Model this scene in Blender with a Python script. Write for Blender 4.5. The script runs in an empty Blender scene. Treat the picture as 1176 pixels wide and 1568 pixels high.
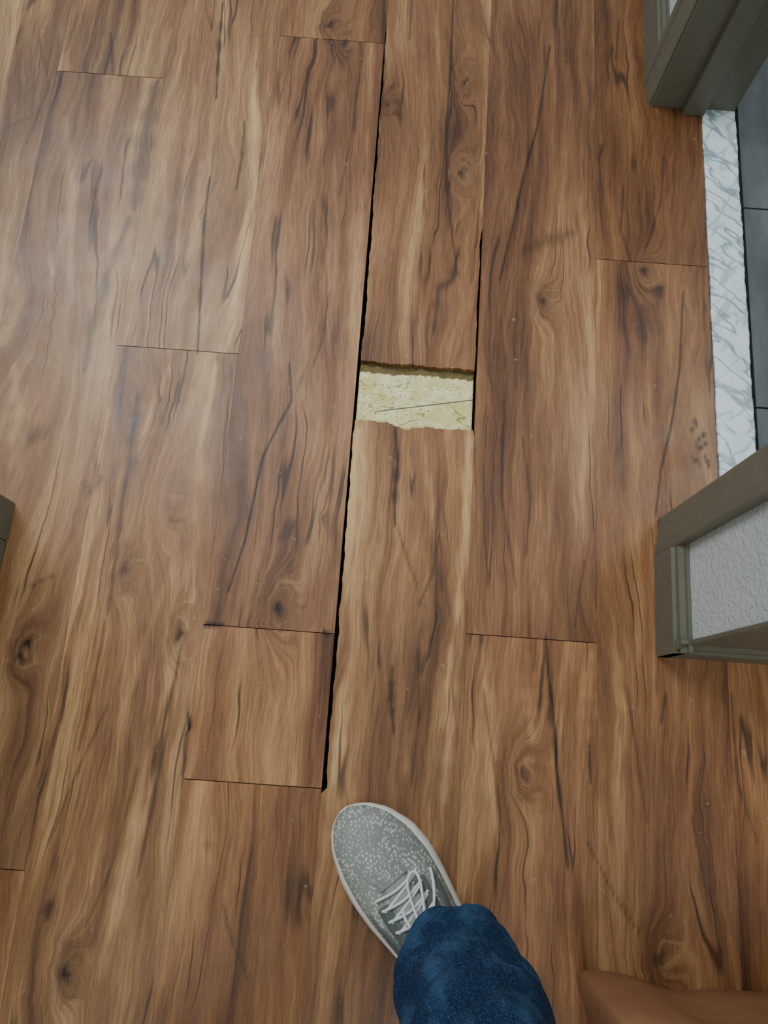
import bpy, math, random
import numpy as np
from mathutils import Vector, Matrix
random.seed(4); rng=np.random.default_rng(7)
D=bpy.data; COL=bpy.context.scene.collection

# ---------------- photo survey: floor rectification -----------------
F=1178.0; TH=math.atan(0.271); PH=0.0707
sp,cp=math.sin(PH),math.cos(PH); st,ct=math.sin(TH),math.cos(TH)
def P(px,py,z=0.0):
    a=(px-588)/F; b=(784-py)/F
    A=a*cp-b*sp; B=a*sp+b*cp
    t=(1.0-z)/(ct-B*st)
    return (A*t,(B*ct+st)*t)

# ---------------- helpers -----------------
def obj(name,me,parent=None):
    o=D.objects.new(name,me); COL.objects.link(o)
    if parent: o.parent=parent
    return o
def mesh(name,v,f,mat=None,smooth=False,parent=None):
    me=D.meshes.new(name); me.from_pydata([tuple(p) for p in v],[],f); me.update()
    if mat: me.materials.append(mat)
    if smooth:
        for p in me.polygons: p.use_smooth=True
    return obj(name,me,parent)
def empty(name):
    o=D.objects.new(name,None); COL.objects.link(o); return o
def box(name,x0,x1,y0,y1,z0,z1,mat,bev=0.0,parent=None):
    v=[(x,y,z) for x in(x0,x1) for y in(y0,y1) for z in(z0,z1)]
    f=[(0,1,3,2),(4,6,7,5),(0,4,5,1),(2,3,7,6),(0,2,6,4),(1,5,7,3)]
    o=mesh(name,v,f,mat,parent=parent)
    if bev:
        m=o.modifiers.new('bevel','BEVEL'); m.width=bev; m.segments=3
        for p in o.data.polygons: p.use_smooth=True
        w=o.modifiers.new('wn','WEIGHTED_NORMAL')
    return o
def extrude_profile(name,prof,axis,a0,a1,mat,parent=None):
    n=len(prof); v=[]
    for a in(a0,a1):
        for u,z in prof: v.append((u,a,z) if axis=='y' else (a,u,z))
    f=[tuple(range(n)),tuple(range(2*n-1,n-1,-1))]
    for i in range(n):
        j=(i+1)%n; f.append((i,i+n,j+n,j))
    o=mesh(name,v,f,mat,parent=parent)
    import bmesh
    bm=bmesh.new(); bm.from_mesh(o.data); bmesh.ops.recalc_face_normals(bm,faces=bm.faces); bm.to_mesh(o.data); bm.free()
    return o
def loft(name,rings,mat,parent=None,cap0=True,cap1=True):
    n=len(rings[0]); v=[p for r in rings for p in r]; f=[]
    for k in range(len(rings)-1):
        for i in range(n):
            j=(i+1)%n; f.append((k*n+i,k*n+j,(k+1)*n+j,(k+1)*n+i))
    if cap0: f.append(tuple(range(n-1,-1,-1)))
    if cap1: f.append(tuple((len(rings)-1)*n+i for i in range(n)))
    return mesh(name,v,f,mat,True,parent)

class NT:
    def __init__(s,name):
        s.m=D.materials.new(name); s.m.use_nodes=True; s.t=s.m.node_tree
        s.b=s.t.nodes['Principled BSDF']; s.L=s.t.links
    def node(s,ty,**k):
        n=s.t.nodes.new(ty)
        for a,b in k.items(): setattr(n,a,b)
        return n
    def put(s,sock,val):
        if val is None: return
        if isinstance(val,(int,float)): sock.default_value=val
        elif isinstance(val,tuple):
            sock.default_value=val if len(val)==len(sock.default_value) else val+(1,)
        else: s.L.new(val,sock)
    def math(s,op,a,b=None,c=None,clamp=False):
        n=s.node('ShaderNodeMath',operation=op,use_clamp=clamp)
        s.put(n.inputs[0],a); s.put(n.inputs[1],b)
        if c is not None: s.put(n.inputs[2],c)
        return n.outputs[0]
    def vec(s,x,y,z=0.0):
        n=s.node('ShaderNodeCombineXYZ'); s.put(n.inputs[0],x); s.put(n.inputs[1],y); s.put(n.inputs[2],z); return n.outputs[0]
    def noise(s,v,scale=1,detail=2,rough=.5,dist=0):
        n=s.node('ShaderNodeTexNoise'); s.put(n.inputs['Vector'],v)
        n.inputs['Scale'].default_value=scale; n.inputs['Detail'].default_value=detail
        n.inputs['Roughness'].default_value=rough; n.inputs['Distortion'].default_value=dist
        return n.outputs[0]
    def coord(s):
        n=s.node('ShaderNodeTexCoord'); q=s.node('ShaderNodeSeparateXYZ'); s.L.new(n.outputs['Object'],q.inputs[0])
        return n.outputs['Object'],q.outputs[0],q.outputs[1],q.outputs[2]
    def ramp(s,fac,stops,interp='LINEAR'):
        n=s.node('ShaderNodeValToRGB'); n.color_ramp.interpolation=interp
        e=n.color_ramp.elements
        while len(e)<len(stops): e.new(.5)
        for i,(p,c) in enumerate(stops):
            e[i].position=p; e[i].color=(c+(1,)) if isinstance(c,tuple) else (c,c,c,1)
        s.put(n.inputs[0],fac); return n.outputs[0]
    def mix(s,fac,a,b,mode='MIX'):
        n=s.node('ShaderNodeMix',data_type='RGBA',blend_type=mode)
        s.put(n.inputs[0],fac); s.put(n.inputs[6],a); s.put(n.inputs[7],b); return n.outputs[2]
    def smooth(s,v,a,b,o0=0.0,o1=1.0):
        n=s.node('ShaderNodeMapRange',interpolation_type='SMOOTHSTEP')
        s.put(n.inputs[0],v); n.inputs[1].default_value=a; n.inputs[2].default_value=b
        n.inputs[3].default_value=o0; n.inputs[4].default_value=o1; return n.outputs[0]
    def bump(s,h,strength=.2,dist=.001):
        n=s.node('ShaderNodeBump'); s.put(n.inputs['Height'],h)
        n.inputs['Strength'].default_value=strength; n.inputs['Distance'].default_value=dist
        s.L.new(n.outputs[0],s.b.inputs['Normal'])
    def set(s,color=None,rough=None,spec=None,metal=None):
        if color is not None: s.put(s.b.inputs['Base Color'],color)
        if rough is not None: s.put(s.b.inputs['Roughness'],rough)
        if spec is not None: s.put(s.b.inputs['Specular IOR Level'],spec)
def srgb(r,g,b):
    f=lambda c:(c/255/12.92) if c/255<=.04045 else ((c/255+.055)/1.055)**2.4
    return (f(r),f(g),f(b))

# ---------------- materials -----------------
def wood():
    m=NT('hickory_vinyl_plank')
    _,x,y,z=m.coord()
    at=m.node('ShaderNodeAttribute',attribute_name='rnd'); r=at.outputs['Fac']
    tint=m.node('ShaderNodeAttribute',attribute_name='tint').outputs['Color']
    phase=m.node('ShaderNodeAttribute',attribute_name='phase').outputs['Fac']
    dark=m.node('ShaderNodeAttribute',attribute_name='dark').outputs['Fac']
    lite=m.node('ShaderNodeAttribute',attribute_name='lite').outputs['Fac']
    r37=m.math('MULTIPLY',r,37.0)
    w1=m.noise(m.vec(m.math('MULTIPLY',x,7),m.math('MULTIPLY',y,1.5),r37),1,1,.5)
    w2=m.noise(m.vec(m.math('MULTIPLY',x,24),m.math('MULTIPLY',y,10),r37),1,2,.5)
    phi=m.math('MULTIPLY_ADD',x,60.0,phase)
    phi=m.math('MULTIPLY_ADD',w1,6.0,phi)
    phi=m.math('MULTIPLY_ADD',w2,1.3,phi)
    g1=m.noise(m.vec(m.math('MULTIPLY',phi,.72),m.math('MULTIPLY',y,3.0),r37),1,3,.58)
    g2=m.noise(m.vec(m.math('MULTIPLY',phi,6.0),m.math('MULTIPLY',y,10.0),r37),1,2,.6)
    g3=m.noise(m.vec(m.math('MULTIPLY',x,800),m.math('MULTIPLY',y,40.0),r37),1,1,.6)
    g0=m.noise(m.vec(m.math('MULTIPLY',phi,.24),m.math('MULTIPLY',y,1.8),m.math('ADD',r37,4.4)),1,1,.5)
    fac=m.math('MULTIPLY_ADD',g1,.46,m.math('MULTIPLY',g2,.17))
    fac=m.math('MULTIPLY_ADD',g0,.37,fac)
    fac=m.math('MULTIPLY_ADD',m.math('MULTIPLY',lite,m.smooth(g1,.3,.6,.6,1.1)),.10,fac)
    col=m.ramp(fac,[(.34,srgb(82,55,38)),(.43,srgb(122,87,60)),(.52,srgb(154,114,79)),(.66,srgb(202,166,122))])
    col=m.mix(1.0,col,tint,'MULTIPLY')
    pf=m.smooth(g3,.35,.62,.84,1.05)
    col=m.mix(1.0,col,m.vec(pf,pf,pf),'MULTIPLY')
    cr=m.noise(m.vec(m.math('MULTIPLY',phi,.6),m.math('MULTIPLY',y,1.6),m.math('ADD',r37,9.3)),1,1,.5)
    line=m.smooth(m.math('ABSOLUTE',m.math('SUBTRACT',cr,.5)),.004,.024,1,0)
    msk=m.noise(m.vec(m.math('MULTIPLY',x,16),m.math('MULTIPLY',y,6),m.math('ADD',r37,3.1)),1,2,.5)
    line=m.math('MULTIPLY',line,m.smooth(msk,.47,.62))
    dk=m.math('MAXIMUM',m.math('MULTIPLY',line,.72),m.math('MULTIPLY',dark,m.smooth(g2,.2,.6,1.2,.9)),clamp=True)
    col=m.mix(dk,col,srgb(28,19,14))
    sc=m.noise(m.vec(m.math('MULTIPLY',x,90),m.math('MULTIPLY',y,90),1.7),1,2,.6)
    sc=m.math('MULTIPLY',m.smooth(sc,.71,.77),.4)
    col=m.mix(sc,col,srgb(172,158,136))
    rp=m.noise(m.vec(m.math('MULTIPLY',x,9),m.math('MULTIPLY',y,9),.3),1,3,.6)
    ro=m.math('ADD',m.smooth(g2,.3,.7,.31,.42),m.smooth(rp,.4,.65,0,.08))
    m.set(col,ro,.42)
    h=m.math('MULTIPLY_ADD',g2,.6,m.math('MULTIPLY',dk,-1.0))
    h=m.math('MULTIPLY_ADD',g3,.3,h)
    m.bump(h,.4,.0005)
    return m.m
def plain(name,c,rough=.5,spec=.5,noise_scale=0,amt=.1,bump=0,bd=.001):
    m=NT(name); co,x,y,z=m.coord()
    n=m.noise(co,noise_scale or 20,4,.6)
    c2=tuple(v*(1-amt) for v in c)
    m.set(m.mix(m.smooth(n,.3,.7),c2,c),rough,spec)
    if bump: m.bump(n,bump,bd)
    return m.m
WOOD=wood()
TRIM=plain('taupe_trim_paint',srgb(106,107,92),.42,.4,60,.10,.15,.0006)
def wallm():
    m=NT('orange_peel_wall_paint'); co,x,y,z=m.coord()
    n=m.noise(co,160,3,.6); n2=m.noise(co,6,2)
    m.set(m.mix(m.smooth(n2,.3,.7),srgb(190,200,200),srgb(204,212,212)),.6,.3); m.bump(m.smooth(n,.4,.65),.5,.0015); return m.m
WALL=wallm()
def marble():
    m=NT('white_marble'); co,x,y,z=m.coord()
    w=m.noise(co,22,3,.6)
    def vein(ang,sc,off,wd):
        c_,s_=math.cos(ang),math.sin(ang)
        u=m.math('MULTIPLY_ADD',x,c_,m.math('MULTIPLY',y,s_))
        v=m.math('MULTIPLY_ADD',x,-s_,m.math('MULTIPLY',y,c_))
        u=m.math('MULTIPLY_ADD',w,.022,u)
        n=m.noise(m.vec(m.math('MULTIPLY',u,sc),m.math('MULTIPLY',v,sc*.25),off),1,2,.5)
        return m.smooth(m.math('ABSOLUTE',m.math('SUBTRACT',n,.5)),.0,wd,1,0)
    v=m.math('MAXIMUM',vein(.9,40,3.3,.05),m.math('MULTIPLY',vein(-.6,32,8.1,.04),.6))
    c=m.mix(m.smooth(w,.35,.7),srgb(240,252,251),srgb(220,236,238))
    c=m.mix(m.math('MULTIPLY',v,.75),c,srgb(104,134,144))
    m.set(c,.25,.5); return m.m
MARBLE=marble()
def tile():
    m=NT('grey_slate_tile'); co,x,y,z=m.coord()
    n=m.noise(m.vec(m.math('MULTIPLY',x,30),m.math('MULTIPLY',y,8),z),1,4,.6)
    m.set(m.ramp(n,[(.3,srgb(80,87,88)),(.7,srgb(108,115,116))]),.5,.3); m.bump(n,.2,.001); return m.m
TILE=tile()
GROUT=plain('dark_grout',srgb(40,42,42),.9,.2,200,.3)
SUB=plain('gap_shade_subfloor',srgb(24,22,19),.9,.1,80,.4)  # near-black colour stands in for the shade inside the plank gaps
def patch():
    m=NT('cream_underlayment'); co,x,y,z=m.coord()
    n=m.noise(co,45,4,.65,.3); n2=m.noise(co,300,3,.65); n3=m.noise(m.vec(m.math('MULTIPLY',x,9),m.math('MULTIPLY',y,26),z),1,3,.6,.4)
    c=m.mix(m.smooth(n,.35,.65),srgb(218,208,136),srgb(246,240,188))
    c=m.mix(m.math('MULTIPLY',m.smooth(n2,.58,.66,0,.85),m.smooth(n,.40,.52)),c,srgb(92,84,50))
    cr=m.smooth(m.math('ABSOLUTE',m.math('SUBTRACT',n3,.5)),.0,.010,.75,0)
    c=m.mix(cr,c,srgb(104,92,56))
    dl=m.math('SUBTRACT',y,m.math('MULTIPLY_ADD',x,.21,m.math('MULTIPLY_ADD',n,.004,.420)))
    sc=m.smooth(m.math('ABSOLUTE',dl),.0003,.0013,.9,0)
    sc=m.math('MULTIPLY',sc,m.smooth(x,-.03,-.015))
    c=m.mix(sc,c,srgb(64,66,56))
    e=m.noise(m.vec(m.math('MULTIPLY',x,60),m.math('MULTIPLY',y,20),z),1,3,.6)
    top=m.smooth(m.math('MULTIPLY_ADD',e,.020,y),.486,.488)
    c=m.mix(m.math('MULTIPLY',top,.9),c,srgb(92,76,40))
    m.set(c,.8,.2); m.bump(n,.6,.002); return m.m
PATCH=patch()

# ---------------- floor planks -----------------
KNOTS=[ # px,py,amp,rx(m),ry(m),dark
 (425,932,3.0,.020,.042,1),(830,460,2.6,.018,.036,.9),(986,415,2.6,.020,.036,1),(800,1183,2.8,.020,.042,.6),
 (272,972,2.5,.014,.038,1),(100,1492,3,.020,.042,1),(708,264,2.6,.016,.033,1),(505,38,2.6,.020,.034,1),(525,68,2,.012,.03,.95),
 (42,985,2.6,.018,.035,1),(30,1005,2,.016,.03,1),(1010,1470,2.6,.020,.042,.9),(190,872,2.5,.016,.043,.7),(592,160,2,.012,.03,.95),
 (712,125,2,.012,.04,.9),(230,630,-2.5,.026,.08,.0),(40,470,-2.5,.04,.11,0),(495,793,.5,.006,.008,.9),(250,760,2,.025,.09,0)]
STROKES=[ # points, half width px, strength
 ([(342,0),(336,60),(331,150)],3.8,1),([(170,50),(173,112)],3.4,.85),
 ([(240,125),(222,200),(212,270),(205,320)],17,.6),([(200,330),(165,420),(140,500),(128,570)],11,.55),
 ([(375,185),(371,240),(362,290)],2.6,.8),([(322,270),(313,340),(309,420),(303,540)],3.0,1),
 ([(212,600),(200,690),(188,760)],7,.6),([(188,760),(180,830),(165,940)],6,.6),
 ([(444,555),(447,615),(425,655),(403,700),(390,760),(375,830),(350,905)],2.4,1),
 ([(694,0),(690,110),(684,200),(684,290),(693,360),(700,420)],2.8,.9),([(703,380),(693,430),(672,440),(664,510)],6,.7),
 ([(690,270),(683,330)],3,.6),([(590,20),(588,90),(583,180)],2.6,.9),([(630,0),(627,60)],1.8,.7),
 ([(842,70),(824,190),(802,270),(786,345),(765,430)],2.3,.85),([(880,355),(840,368),(800,385)],15,.42),
 ([(948,30),(943,90)],1.8,.7),([(955,285),(950,350),(966,400)],2.2,.7),([(1016,240),(1012,310),(985,390)],1.8,.6),
 ([(985,470),(985,520)],20,.45),([(1046,445),(1041,560),(1030,640),(1012,720),(1004,790)],2.2,.9),
 ([(606,655),(609,710),(604,760),(605,805)],3.8,1),([(608,805),(622,850),(640,900)],2.2,.6),([(672,820),(662,880),(640,930)],2,.6),
 ([(455,800),(430,825)],18,.48),([(835,975),(841,1040),(849,1110),(852,1170),(862,1260),(870,1330)],3.4,1),
 ([(841,1080),(848,1120)],5,.7),([(902,1140),(905,1200)],2.2,.8),([(601,1020),(599,1080),(603,1120)],4,.9),
 ([(278,985),(268,1040),(250,1110),(243,1180),(225,1270),(212,1340)],3.8,.7),([(100,1000),(95,1090),(60,1200)],3.4,.5),
 ([(80,1380),(72,1405)],8,.8),([(160,950),(145,1040),(120,1150)],3.4,.5),([(330,280),(305,330)],2,.4),
 ([(145,700),(152,740),(130,760)],6,.45),([(128,740),(140,760)],7,.4),([(42,900),(85,880)],4,.5),
 ([(770,650),(768,760),(790,900)],2.2,.6),([(800,670),(812,760),(805,850)],2.2,.5),([(895,860),(880,960)],2.2,.55),
 ([(60,60),(75,130),(40,220)],3.2,.5),([(120,20),(100,80)],2.5,.5),([(0,200),(60,170)],4,.35),
 ([(555,80),(540,200),(520,300)],2.2,.5),([(470,560),(455,600)],3.4,.45),([(505,450),(495,520),(480,560)],2.2,.55),
 ([(340,1380),(355,1440),(380,1500)],2.2,.6),([(385,1300),(370,1400),(355,1530)],2.2,.6),([(310,1290),(330,1300)],7,.35),
 ([(1020,1060),(1012,1110)],4,.6),([(960,1050),(975,1150),(990,1260)],2.2,.55),([(1060,1250),(1075,1330),(1090,1420)],2.2,.55),
 ([(900,1290),(940,1370),(980,1430)],2.2,.55),([(740,1060),(755,1160),(770,1280)],2.2,.55),([(565,1230),(590,1250)],2,.4),
 ([(640,990),(642,1100),(630,1200)],2.2,.5),([(690,1030),(700,1120)],2.2,.4),([(1120,1060),(1130,1200),(1160,1290)],2.7,.6),
 ([(165,1080),(110,1200),(75,1290)],2.2,.5),([(210,1180),(170,1330),(130,1420)],2.2,.5),
 ([(1064,640),(1067,655)],4,.95),([(1072,662),(1080,668)],4,.95),([(1066,680),(1078,690)],5,1),([(1060,700),(1072,712)],4,.9),([(1080,700),(1086,716)],4,.95),([(1058,655),(1062,662)],3,.9),([(1070,672),(1084,682)],3,.9),
 ([(288,1090),(290,1115),(284,1125)],3.8,1),([(283,1155),(278,1190)],3,1),([(314,957),(342,957)],2.6,1),([(495,968),(512,974)],2.6,1)]
LITE=[([(395,60),(385,250),(370,400),(350,530)],9,.8),([(300,130),(285,250),(270,400)],8,.6),([(549,655),(538,760),(528,900),(518,1000)],8,1.0),
 ([(716,660),(712,800),(700,950)],8,1.0),([(650,680),(660,780),(680,880)],7,.6),([(262,560),(235,620),(215,700)],12,.9),
 ([(330,560),(310,660),(290,780),(285,900)],9,.8),([(250,900),(200,1050),(170,1200),(140,1350)],10,.7),([(300,900),(240,1100)],7,.6),
 ([(690,990),(690,1100),(680,1230)],9,.9),([(530,1000),(520,1100),(512,1200)],8,.7),([(565,200),(550,350),(535,520)],8,.5),
 ([(100,180),(110,300),(80,420)],12,.7),([(20,560),(30,640),(15,720)],12,.7),([(810,1000),(815,1130)],9,.7),([(905,1000),(900,1130)],8,.7),
 ([(738,990),(748,1130),(762,1290)],8,.6),([(903,420),(905,560),(890,760)],8,.6),([(180,560),(170,640),(185,700)],8,.5),([(240,1180),(190,1340),(150,1500)],10,.6),
 ([(870,100),(880,250),(895,390)],7,.5),([(745,60),(742,200),(738,330)],6,.5),([(640,1080),(620,1180)],8,.5),([(930,1000),(950,1150),(960,1300)],9,.4)]
KW=[(P(a,b),am,rx,ry,dk) for a,b,am,rx,ry,dk in KNOTS]
SW=[([P(*q) for q in pts],hw*0.00082,s) for pts,hw,s in STROKES]
LW=[([P(*q) for q in pts],hw*0.0009,s) for pts,hw,s in LITE]

B=[-.902,-.732,-.564,-.395,-.222,-.0525,.1175,.287,.455,.625,.795,.965]
YMIN,YMAX=-.8,1.75
planks=[]
def col(i,ys,tints,ymax=YMAX):
    e=[ymax]+ys+[YMIN]
    for k in range(len(e)-1):
        planks.append(dict(x0=B[i]+.00012,x1=B[i+1]-.00012,y1=e[k]-.0005,y0=e[k+1]+.0005,t=tints[k%len(tints)]))
col(0,[.6,-.4],[(1,.95,.85)])
col(1,[1.35,.25],[(.90,.91,.83),(.94,.93,.84)])
col(2,[.953,-.2],[(.85,.85,.74),(.92,.90,.84),(.86,.74,.62)])
col(3,[.488,-.6],[(1.05,1.04,.95),(1.08,1.05,.94)])
col(4,[1.052,.104,-.085],[(.85,.76,.65),(.90,.81,.75),(.98,.85,.72),(1.0,.86,.70)])
for y0,y1,t in [(1.3,YMAX,(.82,.75,.65)),(.4895,1.3,(.90,.82,.73)),(YMIN,.398,(1.14,1.09,.95))]:
    planks.append(dict(x0=B[5]+.00012,x1=B[6]-.00012,y0=y0+.0003,y1=y1-.0003,t=t,c5=1))
col(6,[1.35,.116],[(.82,.73,.63),(.86,.77,.70),(1.10,.99,.84)])
col(7,[.683,-.5],[(.78,.66,.54),(.94,.83,.71),(.9,.75,.6)])
col(8,[-.45],[(.92,.76,.60),(.85,.71,.55)],ymax=.16)
col(9,[-.1],[(.85,.69,.53),(.8,.66,.5)],ymax=.16)
col(10,[-.3],[(.85,.72,.56)],ymax=.16)

V=[];Fc=[];A_r=[];A_t=[];off=0
for pi,p in enumerate(planks):
    x0,x1,y0,y1=p['x0'],p['x1'],p['y0'],p['y1']
    nx=max(2,int((x1-x0)/.0019)+1); ny=max(2,int((y1-y0)/.0065)+1)
    xs=np.linspace(x0,x1,nx); ys=np.linspace(y0,y1,ny)
    X,Y=np.meshgrid(xs,ys); Z=np.zeros_like(X)
    u=(X-x0)/(x1-x0)
    if p.get('c5'):
        if abs(p['y1']-.3977)<.001:   # torn top edge beside the hole
            prof=.0035*np.exp(-((u-.12)/.16)**2)-.006*np.exp(-((u-.44)/.10)**2)-.002*np.exp(-((u-.75)/.1)**2)+.0006*np.sin(u*53)+.0004*np.sin(u*117)+.0015*(u>.26)*(u<.33)
            wgt=np.clip((Y-(y1-.03))/.03,0,1); Y=Y+prof*wgt
        if abs(p['y0']-.4898)<.001:
            prof=.0009*np.sin(u*17)+.0006*np.sin(u*61)+.0005*np.sin(u*149)-.002*(u-.5)
            wgt=np.clip(((y0+.03)-Y)/.03,0,1); Y=Y+prof*wgt
        gl=np.interp(Y,[-.9,-.087,-.084,-.03,.04,.08,.11,.13,.22,.30,.40,.49,.56,.66,.80,.95,1.06,1.1,2],[0,0,.0058,.0046,.0040,.0054,.0056,.0036,.0044,.0028,.0030,.0044,.0056,.0048,.0032,.0022,.0016,0,0])
        e=np.sin(Y*47)*.0006+np.sin(Y*131)*.0005+np.sin(Y*311)*.0004
        gl=np.where(gl>.001,gl+e,gl)
        gr=np.interp(Y,[-1,.39,.397,.49,.55,.6,.66,.70,.725,2],[0,0,.0022,.0034,.0026,.0038,.0022,.0030,0,0])
        gr=np.where(gr>.001,gr+e*.6,gr)
        X=X+gl*np.clip(1-u*8,0,1)-gr*np.clip(1-(1-u)*8,0,1)
    n=nx*ny
    V.append(np.stack([X.ravel(),Y.ravel(),Z.ravel()],1))
    idx=np.arange(n).reshape(ny,nx)+off
    q=np.stack([idx[:-1,:-1],idx[:-1,1:],idx[1:,1:],idx[1:,:-1]],-1).reshape(-1,4); Fc.append(q)
    loop=np.concatenate([idx[0,:],idx[1:,-1],idx[-1,-2::-1],idx[-2:0:-1,0]])
    lv=V[-1][loop-off].copy(); lv[:,2]=-.0085
    V.append(lv); s0=off+n; m_=len(loop); k=np.arange(m_); kn=(k+1)%m_
    Fc.append(np.stack([loop[k],s0+k,s0+kn,loop[kn]],1))
    off=s0+m_
    rv=((pi*0.6180339)%1.0)
    A_r.append(np.full(n+m_,rv)); t=np.array(p['t']); A_t.append(np.tile(t,(n+m_,1)))
V=np.concatenate(V);Fc=np.concatenate(Fc);A_r=np.concatenate(A_r);A_t=np.concatenate(A_t)
ph=np.zeros(len(V)); dk=np.zeros(len(V)); lt=np.zeros(len(V)); x,y=V[:,0],V[:,1]
colid=np.searchsorted(np.array(B),x)
for (kx,ky),am,rx,ry,d in KW:
    same=(colid==np.searchsorted(np.array(B),kx))
    wob=.0022*np.sin(y*190+kx*50)+.0012*np.sin(y*410)
    q=((x+wob-kx)/rx)**2+((y-ky)/ry)**2
    ph+=am*np.exp(-q)*same
    if d: 
        q2=((x+wob-kx)/(rx*.45))**2+((y-ky)/(ry*.30))**2
        ang=np.arctan2(y-ky,x-kx); q2*=1+.35*np.sin(3*ang+kx*40)
        dk=np.maximum(dk,d*np.exp(-q2)*same)
        ring=np.exp(-((np.sqrt(q)-.75)/.09)**2)*.5*d*(.6+.4*np.sin(2*ang+ky*30))
        dk=np.maximum(dk,ring*same)
        dk=np.maximum(dk,.45*d*np.exp(-q*1.3)*same)
def stroke(pts,hw,s,arr,same=False):
    L=0; tot=sum(math.dist(pts[i],pts[i+1]) for i in range(len(pts)-1))
    best=np.full(len(V),9.0); par=np.zeros(len(V))
    for i in range(len(pts)-1):
        ax,ay=pts[i];bx,by=pts[i+1]; dx,dy=bx-ax,by-ay; l2=dx*dx+dy*dy
        t=np.clip(((x-ax)*dx+(y-ay)*dy)/l2,0,1)
        dd=np.hypot(x-ax-t*dx,y-ay-t*dy); w=dd<best
        best=np.where(w,dd,best); par=np.where(w,(L+t*math.sqrt(l2))/tot,par); L+=math.sqrt(l2)
    taper=.35+.65*np.sin(np.pi*np.clip(par,.03,.97))
    wv=np.maximum(hw*taper*(1+.35*np.sin(par*29)),.0016)
    val=s*np.exp(-(best/wv)**2)
    if same:
        mid=pts[len(pts)//2]; val=val*(colid==np.searchsorted(np.array(B),mid[0]))
    return np.maximum(arr,val)
for pts,hw,s in SW: dk=stroke(pts,hw,s,dk)
for pts,hw,s in LW: lt=stroke(pts,hw,s,lt,True)
me=D.meshes.new('floor'); me.vertices.add(len(V)); me.vertices.foreach_set('co',V.astype(np.float32).ravel())
me.loops.add(len(Fc)*4); me.loops.foreach_set('vertex_index',Fc.astype(np.int32).ravel())
me.polygons.add(len(Fc)); me.polygons.foreach_set('loop_start',np.arange(0,len(Fc)*4,4,dtype=np.int32))
me.update(calc_edges=True); me.validate()
me.shade_flat()
for nm,arr in(('rnd',A_r),('phase',ph),('dark',dk),('lite',lt)):
    a=me.attributes.new(nm,'FLOAT','POINT'); a.data.foreach_set('value',arr.astype(np.float32))
a=me.attributes.new('tint','FLOAT_COLOR','POINT'); a.data.foreach_set('color',np.concatenate([A_t,np.ones((len(V),1))],1).astype(np.float32).ravel())
me.materials.append(WOOD); floor=obj('floor',me)

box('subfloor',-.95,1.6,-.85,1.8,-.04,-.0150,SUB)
def patchmesh():
    nx,ny=60,34; v=[];f=[]
    for j in range(ny):
        for i in range(nx):
            u=i/(nx-1);w=j/(ny-1); xx=-.0485+.1625*u; yy=.388+.112*w
            zz=-.0070+.0010*math.sin(u*9+w*5)*math.cos(w*11)
            if w>.84+.05*math.sin(u*14)+.03*math.sin(u*37+1): zz-=.003
            v.append((xx,yy,zz))
    for j in range(ny-1):
        for i in range(nx-1): a=j*nx+i; f.append((a,a+1,a+nx+1,a+nx))
    o=mesh('underlayment_patch',v,f,PATCH,True); 
    md=o.modifiers.new('s','SOLIDIFY'); md.thickness=.003; md.offset=-1
patchmesh()

# ---------------- doorway threshold and bathroom tile -----------------
def threshold():
    n=160; v=[];f=[]
    for i in range(n):
        yy=.27+.70*i/(n-1); e=.0006*math.sin(yy*40)+.0004*math.sin(yy*173)+.0003*math.sin(yy*411)
        v+=[(.4565+e,yy,-.01),(.4565+e,yy,.001),(.4580+e,yy,.0022),(.5072-e,yy,.0022),(.509-e,yy,.001),(.509-e,yy,-.01)]
    for i in range(n-1):
        for k in range(5): a=i*6+k; f.append((a,a+6,a+7,a+1))
    mesh('marble_threshold',v,f,MARBLE)
threshold()
tf=empty('bathroom_tile_floor')
box('grout_bed',.5095,1.6,.24,1.8,-.0124,-.002,GROUT,parent=tf)
tx=[.513,.815,1.12,1.42]; ty=[.255,.462,.79,1.11,1.42,1.74]
for i in range(3):
    for j in range(5):
        box('tile_%d_%d'%(i,j),tx[i]+.0012,tx[i+1]-.0012,ty[j]+.0012,ty[j+1]-.0012,-.006,.0,TILE,.0008,parent=tf)

# ---------------- walls -----------------
H=2.4
wr=empty('wall_right')
box('hall_stub',.378,.506,.117,.278,0,H,WALL,.002,parent=wr)
box('hall_upper',.378,.506,.985,1.8,0,H,WALL,.002,parent=wr)
box('return_wall',.506,1.6,.117,.24,0,H,WALL,parent=wr)
box('over_door',.378,.506,.278,.985,2.05,H,WALL,parent=wr)
df=empty('door_frame')
def casing(nm,y0,y1,inner):
    s=1 if inner=='hi' else -1
    yi=y1 if inner=='hi' else y0; yo=y0 if inner=='hi' else y1
    pr=[(.378,yo),(.3665,yo),(.3655,yo+s*.003),(.3655,yo+s*.016),(.3685,yo+s*.020),(.3705,yo+s*.036),(.3715,yi-s*.004),(.3735,yi),(.378,yi)]
    n=len(pr); v=[(a,b,0) for a,b in pr]+[(a,b,2.1) for a,b in pr]
    f=[tuple(range(n)),tuple(range(2*n-1,n-1,-1))]+[(i,(i+1)%n,(i+1)%n+n,i+n) for i in range(n)]
    o=mesh(nm,v,f,TRIM,parent=df)
    import bmesh
    bm=bmesh.new(); bm.from_mesh(o.data); bmesh.ops.recalc_face_normals(bm,faces=bm.faces); bm.to_mesh(o.data); bm.free()
casing('casing_near',.236,.290,'hi')
casing('casing_far',.969,1.022,'lo')
box('jamb_near',.376,.508,.276,.292,0,2.04,TRIM,.0012,parent=df)
box('jamb_far',.376,.508,.965,.987,0,2.04,TRIM,.0012,parent=df)
box('stop_far',.425,.459,.953,.966,0,2.03,TRIM,.0015,parent=df)
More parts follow.
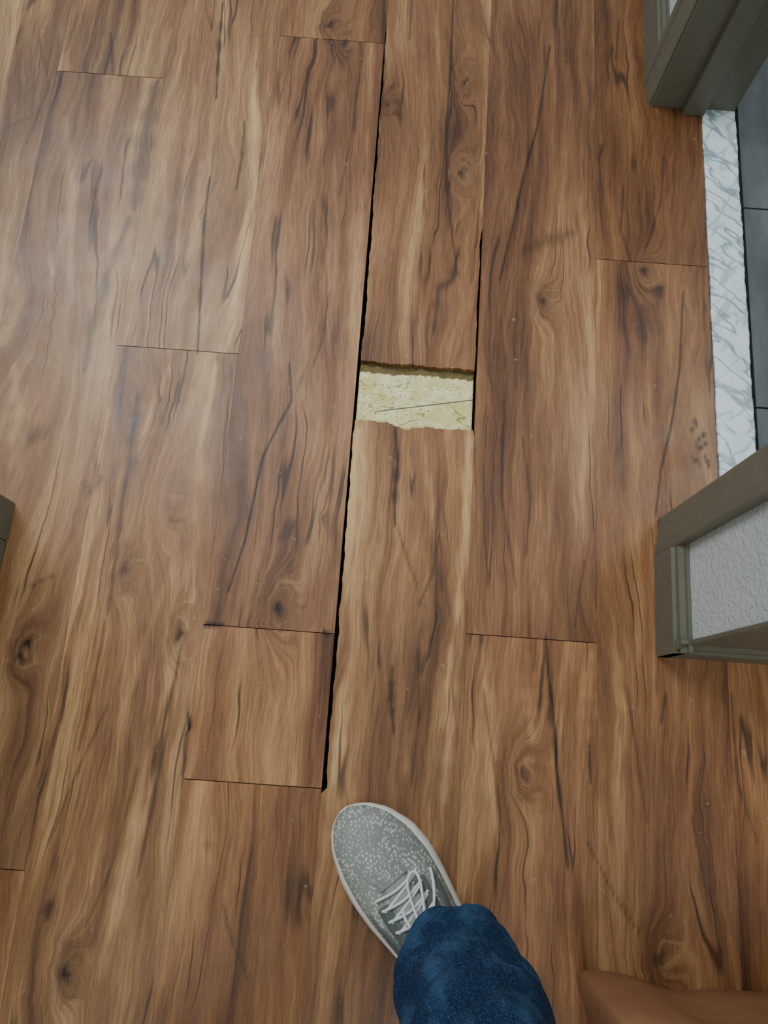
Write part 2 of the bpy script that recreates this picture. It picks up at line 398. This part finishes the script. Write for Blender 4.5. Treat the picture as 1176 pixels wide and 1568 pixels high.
box('stop_near',.425,.459,.291,.303,0,2.03,TRIM,.0015,parent=df)
box('head_jamb',.376,.508,.29,.967,2.03,2.05,TRIM,parent=df)
box('head_casing',.366,.378,.236,1.022,2.04,2.1,TRIM,parent=df)
def bb(xf,t,h):
    return [(xf,0),(xf-t,0),(xf-t,h*.72),(xf-t*.75,h*.76),(xf-t*.7,h*.86),(xf-t*.35,h*.93),(xf-t*.3,h),(xf,h)]
br=empty('baseboard_right')
extrude_profile('board_hall',bb(.378,.0145,.082),'y',.1035,.236,TRIM,br)
extrude_profile('board_hall_far',bb(.378,.010,.082),'y',1.022,1.8,TRIM,br)
extrude_profile('board_return',bb(.117,.0135,.082),'x',.3640,1.6,TRIM,br)
box('return_face_panel',.374,1.6,.112,.1175,.08,H,TRIM,.001,parent=br)  # taupe panel covering the return wall's front face above the baseboard

wl=empty('wall_left')
box('left_wall_body',-.95,-.507,-.8,.236,0,H,WALL,parent=wl)
dl=empty('door_frame'); 
box('casing',-.512,-.493,.195,.2476,0,2.1,TRIM,.002,parent=dl)
box('jamb',-.95,-.507,.236,.2460,0,2.1,TRIM,.001,parent=dl)
bl=empty('baseboard_left')
box('board',-.507,-.494,-.8,.195,0,.082,TRIM,.003,parent=bl)

# ---------------- person: sneaker + jeans -----------------
def knit():
    m=NT('grey_knit_upper'); co,x,y,z=m.coord()
    vo=m.node('ShaderNodeTexVoronoi'); m.put(vo.inputs['Vector'],m.vec(x,m.math('MULTIPLY',y,1.25),m.math('MULTIPLY',z,.3)))
    vo.inputs['Scale'].default_value=240; vo.inputs['Randomness'].default_value=.7
    dots=m.smooth(vo.outputs['Distance'],.15,.55,1,0)
    n=m.noise(co,34,3,.6); n2=m.noise(co,9,2,.5)
    dots=m.math('MULTIPLY',dots,m.smooth(n,.35,.6,.35,1))
    base=m.mix(m.smooth(n2,.35,.65),srgb(136,141,132),srgb(160,164,154))
    c=m.mix(dots,base,srgb(232,234,224))
    m.set(c,.85,.15); m.bump(dots,.6,.001); return m.m
KNIT=knit()
RUB=plain('white_rubber_sole',srgb(236,233,220),.55,.4,40,.08)
GREY=plain('grey_overlay',srgb(106,113,110),.7,.2,150,.15,.3)
LACE=plain('white_lace',srgb(244,245,242),.8,.2,400,.12,.4)
SOCK=plain('white_tongue_mesh',srgb(168,172,167),.85,.2,300,.25,.4)
def denim():
    m=NT('blue_denim'); co,x,y,z=m.coord()
    n=m.noise(m.vec(x,y,m.math('MULTIPLY',z,.35)),900,2,.7)
    n2=m.noise(m.vec(x,y,m.math('MULTIPLY',z,.5)),26,4,.65)
    c=m.mix(m.smooth(n2,.40,.70),srgb(15,40,70),srgb(48,80,112))
    c=m.mix(m.smooth(n,.45,.75,0,.4),c,srgb(96,124,150))
    m.set(c,.9,.15); m.bump(n,.35,.0008); return m.m
DEN=denim()
person=empty('person')
sI=np.array([0,.004,.012,.03,.06,.09,.12,.16,.20,.24,.265,.280,.285])
wI=np.array([.004,.015,.027,.040,.0495,.0525,.0505,.0445,.0385,.037,.032,.018,.004])
cI=np.array([-.004,-.004,-.003,-.001,.001,.001,.000,-.001,-.001,0,0,0,0])+0.0
hs=np.array([0,.03,.06,.09,.12,.15,.18,.22,.285]); hh=np.array([.036,.052,.060,.068,.080,.097,.108,.108,.112])
def W(s): return float(np.interp(s,sI,wI)),float(np.interp(s,sI,cI))
def shoe(prefix,loc,rot,detail=True):
    par=D.objects.new(prefix,None); COL.objects.link(par); par.parent=person
    par.location=loc; par.rotation_euler=(0,0,rot)
    ss=np.concatenate([.5*(1-np.cos(np.linspace(0,math.pi,36)))*.285])
    out=[(s,W(s)[1]+W(s)[0]) for s in ss]+[(s,W(s)[1]-W(s)[0]) for s in ss[::-1]]
    cx=.14
    lev=[(0,.95,.0),(.003,1.01,0),(.012,1.075,0),(.024,1.07,0),(.034,1.01,0),(.036,.94,0)]
    rings=[]
    for z,k,_ in lev:
        rings.append([((cx+(s-cx)*(.975+(k-1)*.4)),n*(k if s>.06 else 1+(k-1)*s/.06),z*min(1,.55+.45*s/.07)+.006*max(0,1-s/.06)**2) for s,n in out])
    loft('sole',rings,RUB,par)
    rings=[]; N=40
    for s in np.concatenate([[.001,.003,.006,.010,.016,.024],np.linspace(.034,.275,34)]):
        w,c=W(s); w*=.95; h=float(np.interp(s,hs,hh))*(min(1,.70+.30*math.sqrt(min(1,(s-.0005)/.03))))
        zb=.028*min(1,.5+.5*s/.07)
        ring=[]
        for i in range(N):
            t=math.pi*i/(N-1)
            zz=zb+(h-zb)*math.sin(t)**.80
            nn=w*math.copysign(abs(math.cos(t))**(.9+ (.45 if s>.1 else .45*s/.1)),math.cos(t))
            ring.append((s,c+nn,zz))
        rings.append(ring)
    loft('upper',rings,KNIT,par)
    def surf(s,t,lift=.0):
        w,c=W(s); w*=.95; h=float(np.interp(s,hs,hh))
        k=.9+(.45 if s>.1 else .45*s/.1)
        return (s,c+math.copysign(abs(math.cos(t))**k,math.cos(t))*(w+lift),.028+(h-.028)*math.sin(t)**.80+lift)
    def strip(nm,fn0,fn1,s0,s1,mat,lift,n=30,m_=8):
        v=[];f=[]
        for i in range(n):
            s=s0+(s1-s0)*i/(n-1); a,b=fn0(s),fn1(s)
            for j in range(m_):
                e=1 if 0<j<m_-1 and 0<i<n-1 else -.5
                v.append(surf(s,a+(b-a)*j/(m_-1),lift*e))
        for i in range(n-1):
            for j in range(m_-1): q=i*m_+j; f.append((q,q+1,q+m_+1,q+m_))
        return mesh(nm,v,f,mat,True,par)
    h=math.pi/2
    strip('tongue',lambda s:h-.46,lambda s:h+.46,.088,.20,SOCK,.0018)
    strip('eyestay_right',lambda s:h-.82,lambda s:h-.46,.104,.19,GREY,.0030)
    strip('eyestay_left',lambda s:h+.46,lambda s:h+.82,.104,.19,GREY,.0030)
    strip('vamp_band',lambda s:h-.6,lambda s:h+.6,.078,.092,KNIT,.003)
    strip('side_overlay_right',lambda s:.45,lambda s:.45+.35*(s-.105)/.05,.105,.155,GREY,.002)
    strip('side_overlay_left',lambda s:math.pi-.45-.35*(s-.105)/.05,lambda s:math.pi-.45,.105,.155,GREY,.002)
    cu=D.curves.new('laces','CURVE'); cu.dimensions='3D'; cu.bevel_depth=.0016; cu.bevel_resolution=3
    def spl(pts):
        sp_=cu.splines.new('NURBS'); sp_.points.add(len(pts)-1); sp_.order_u=3; sp_.use_endpoint_u=True
        for q,p in zip(sp_.points,pts): q.co=(*p,1)
    rows=np.linspace(.098,.158,6)
    for i,s in enumerate(rows):
        spl([surf(s-.002,h-.66,.0035),surf(s+.001,h-.25,.0050),surf(s+.001,h+.25,.0050),surf(s-.002,h+.66,.0035)])
        if i<5:
            s2=rows[i+1]
            spl([surf(s,h-.62,.003),surf((s+s2)/2,h-.1,.0060),surf(s2,h+.62,.003)])
    if detail:
        spl([surf(.15,h+.0,.008),surf(.128,h-.35,.014),surf(.098,h-.62,.012),surf(.092,h-.45,.010),surf(.105,h-.2,.010),surf(.145,h,.010)])
        spl([surf(.15,h-.1,.008),surf(.130,h-.75,.010),surf(.105,h-.95,.006)])
        spl([surf(.15,h+.1,.008),surf(.130,h+.35,.010),surf(.118,h+.2,.009)])
    o=D.objects.new('laces',cu); COL.objects.link(o); o.parent=par; cu.materials.append(LACE)
    return par
shoe('sneaker_right',(-.0205,-.1025,0),math.atan2(-.76,.65))
shoe('sneaker_left',(-.16,-.44,0),math.atan2(-1,-.05),False)

def leg(nm,path,front,seed):
    N=160; rings=[]
    z0=path[0][2]; zs=[p[2] for p in path]
    K=170
    zt=path[-1][2]
    def at(z): return [float(np.interp(z,zs,[p[i] for p in path])) for i in(0,1,3)]
    fa=math.atan2(front[1],front[0])
    seq=[(z0+.012,-.006),(z0+.002,-.004),(z0,-.001),(z0+.001,.001),(z0+.008,.0022),(z0+.013,.0022),(z0+.0145,-.0010)]
    seq+=[(z0+.016+(zt-z0-.016)*(k/K)**1.3,0) for k in range(1,K+1)]
    def crease(v):
        return 1-2*abs(math.sin(v/2))**.7
    for z,dr in seq:
        cx,cy,r=at(max(z,z0)); ring=[]
        low=math.exp(-((z-z0)/.18)**2); kn=math.exp(-((z-.45)/.1)**2)
        for i in range(N):
            a=2*math.pi*i/N; ca=math.cos(a-fa)
            wr=.0058*-crease(z*105+2.4*math.sin(a+.6)+1.6*math.sin(2*a+.3))*(low+kn*.5+.15)
            wr+=.0034*-crease(z*170-3.4*math.sin(a+2)+seed)*(low+.2)
            wr+=.0026*math.sin(3*a+z*22+seed)+.0018*math.sin(5*a-z*31)
            if z<z0+.016: wr=.0024*math.sin(3*a+z0*22+seed)+.002*math.sin(2*a+1)
            da=(a-fa+.75+math.pi)%(2*math.pi)-math.pi
            wr+=.0018*math.exp(-(da/.055)**2)
            rr=r*(1+.06*ca)+wr+dr
            tilt=.028*(ca)*max(0,1-(z-z0)/.12)
            ring.append((cx+rr*math.cos(a),cy+rr*math.sin(a),z+tilt))
        rings.append(ring)
    return loft(nm,rings,DEN,person,cap0=False)
leg('jeans_right_leg',[(.107,-.240,.075,.049),(.108,-.240,.16,.055),(.108,-.246,.3,.061),(.11,-.285,.48,.066),(.10,-.42,.72,.085),(.09,-.49,.87,.095)],(-.65,.76),1)
leg('jeans_left_leg',[(-.17,-.60,.06,.056),(-.165,-.60,.16,.060),(-.15,-.59,.3,.066),(-.12,-.57,.48,.07),(-.07,-.54,.72,.085),(-.05,-.52,.87,.095)],(0,1),5)
rings=[]
for z,rx,ry in[(.80,.14,.10),(.86,.175,.125),(.93,.175,.125),(.99,.16,.115),(1.03,.15,.11)]:
    rings.append([(.02+rx*math.cos(a),-.53+ry*math.sin(a),z) for a in np.linspace(0,2*math.pi,48,endpoint=False)])
loft('jeans_hips',rings,DEN,person)

# ---------------- leather ottoman corner -----------------
LEA=plain('brown_leather',srgb(158,112,80),.6,.25,35,.12,.25,.001)
def ottoman():
    pts=[(.2150,-.2215),(.222,-.2135),(.245,-.2120),(.282,-.2160),(.318,-.2265),(.350,-.2275),(.39,-.2240),(.47,-.224),(.56,-.235),(.62,-.29),(.64,-.42),(.63,-.56),(.58,-.63),(.45,-.65),(.33,-.64),(.265,-.58),(.245,-.47),(.238,-.36),(.2300,-.27),(.2165,-.238)]
    pts=[(a+.030,b-.032) for a,b in pts]
    n=len(pts); m_=160; out=[]
    def cr(a,b,c,d,t): return .5*((2*b)+(-a+c)*t+(2*a-5*b+4*c-d)*t*t+(-a+3*b-3*c+d)*t**3)
    for i in range(m_):
        u=i*n/m_; k=int(u); t=u-k
        q=[pts[(k+j-1)%n] for j in range(4)]
        out.append((cr(*[w[0] for w in q],t),cr(*[w[1] for w in q],t)))
    cx,cy=.47,-.47
    lev=[(.0,.90),(.01,.93),(.06,.95),(.12,.97),(.15,.985),(.175,.997),(.195,1.0),(.212,.99),(.226,.955),(.235,.89),(.240,.78),(.243,.6),(.244,.35),(.244,.1)]
    rings=[[(cx+(x-cx)*k,cy+(y-cy)*k,z) for x,y in out] for z,k in lev]
    loft('leather_ottoman',rings,LEA)
ottoman()

# ---------------- light -----------------
w=D.worlds.new('world'); bpy.context.scene.world=w; w.use_nodes=True
bg=w.node_tree.nodes['Background']; bg.inputs[0].default_value=(.88,.94,1.0,1); bg.inputs[1].default_value=.52
def area(nm,loc,target,sx,sy,e,c,spread=180):
    l=D.lights.new(nm,'AREA'); l.shape='RECTANGLE'; l.size=sx; l.size_y=sy; l.energy=e; l.color=c; l.spread=math.radians(spread)
    o=D.objects.new(nm,l); COL.objects.link(o); o.location=loc
    o.rotation_euler=(Vector(target)-Vector(loc)).to_track_quat('-Z','Y').to_euler(); return o
area('window_light',(-1.05,1.45,2.0),(-.1,-.05,0),.9,1.4,17,(.88,.95,1.0),125)
area('overhead_fill',(.0,-1.25,2.35),(.05,.15,0),.9,.9,18,(1.0,.92,.80))  # added unseen overhead light, lifts the near part of the floor
area('threshold_fill',(1.3,1.3,2.2),(.5,.6,0),.5,.5,8,(.9,.97,1.0))  # added unseen fill light that brightens the marble threshold

# ---------------- camera -----------------
cam=D.cameras.new('camera'); co=D.objects.new('camera',cam); COL.objects.link(co)
cam.sensor_fit='HORIZONTAL'; cam.sensor_width=36; cam.lens=36*F/1176; cam.clip_start=.01
r=Vector((cp,sp*ct,sp*st)); u=Vector((-sp,cp*ct,cp*st)); fw=Vector((0,st,-ct))
M=Matrix((( r.x,u.x,-fw.x,0),(r.y,u.y,-fw.y,0),(r.z,u.z,-fw.z,1.0),(0,0,0,1)))
co.matrix_world=M
bpy.context.scene.camera=co
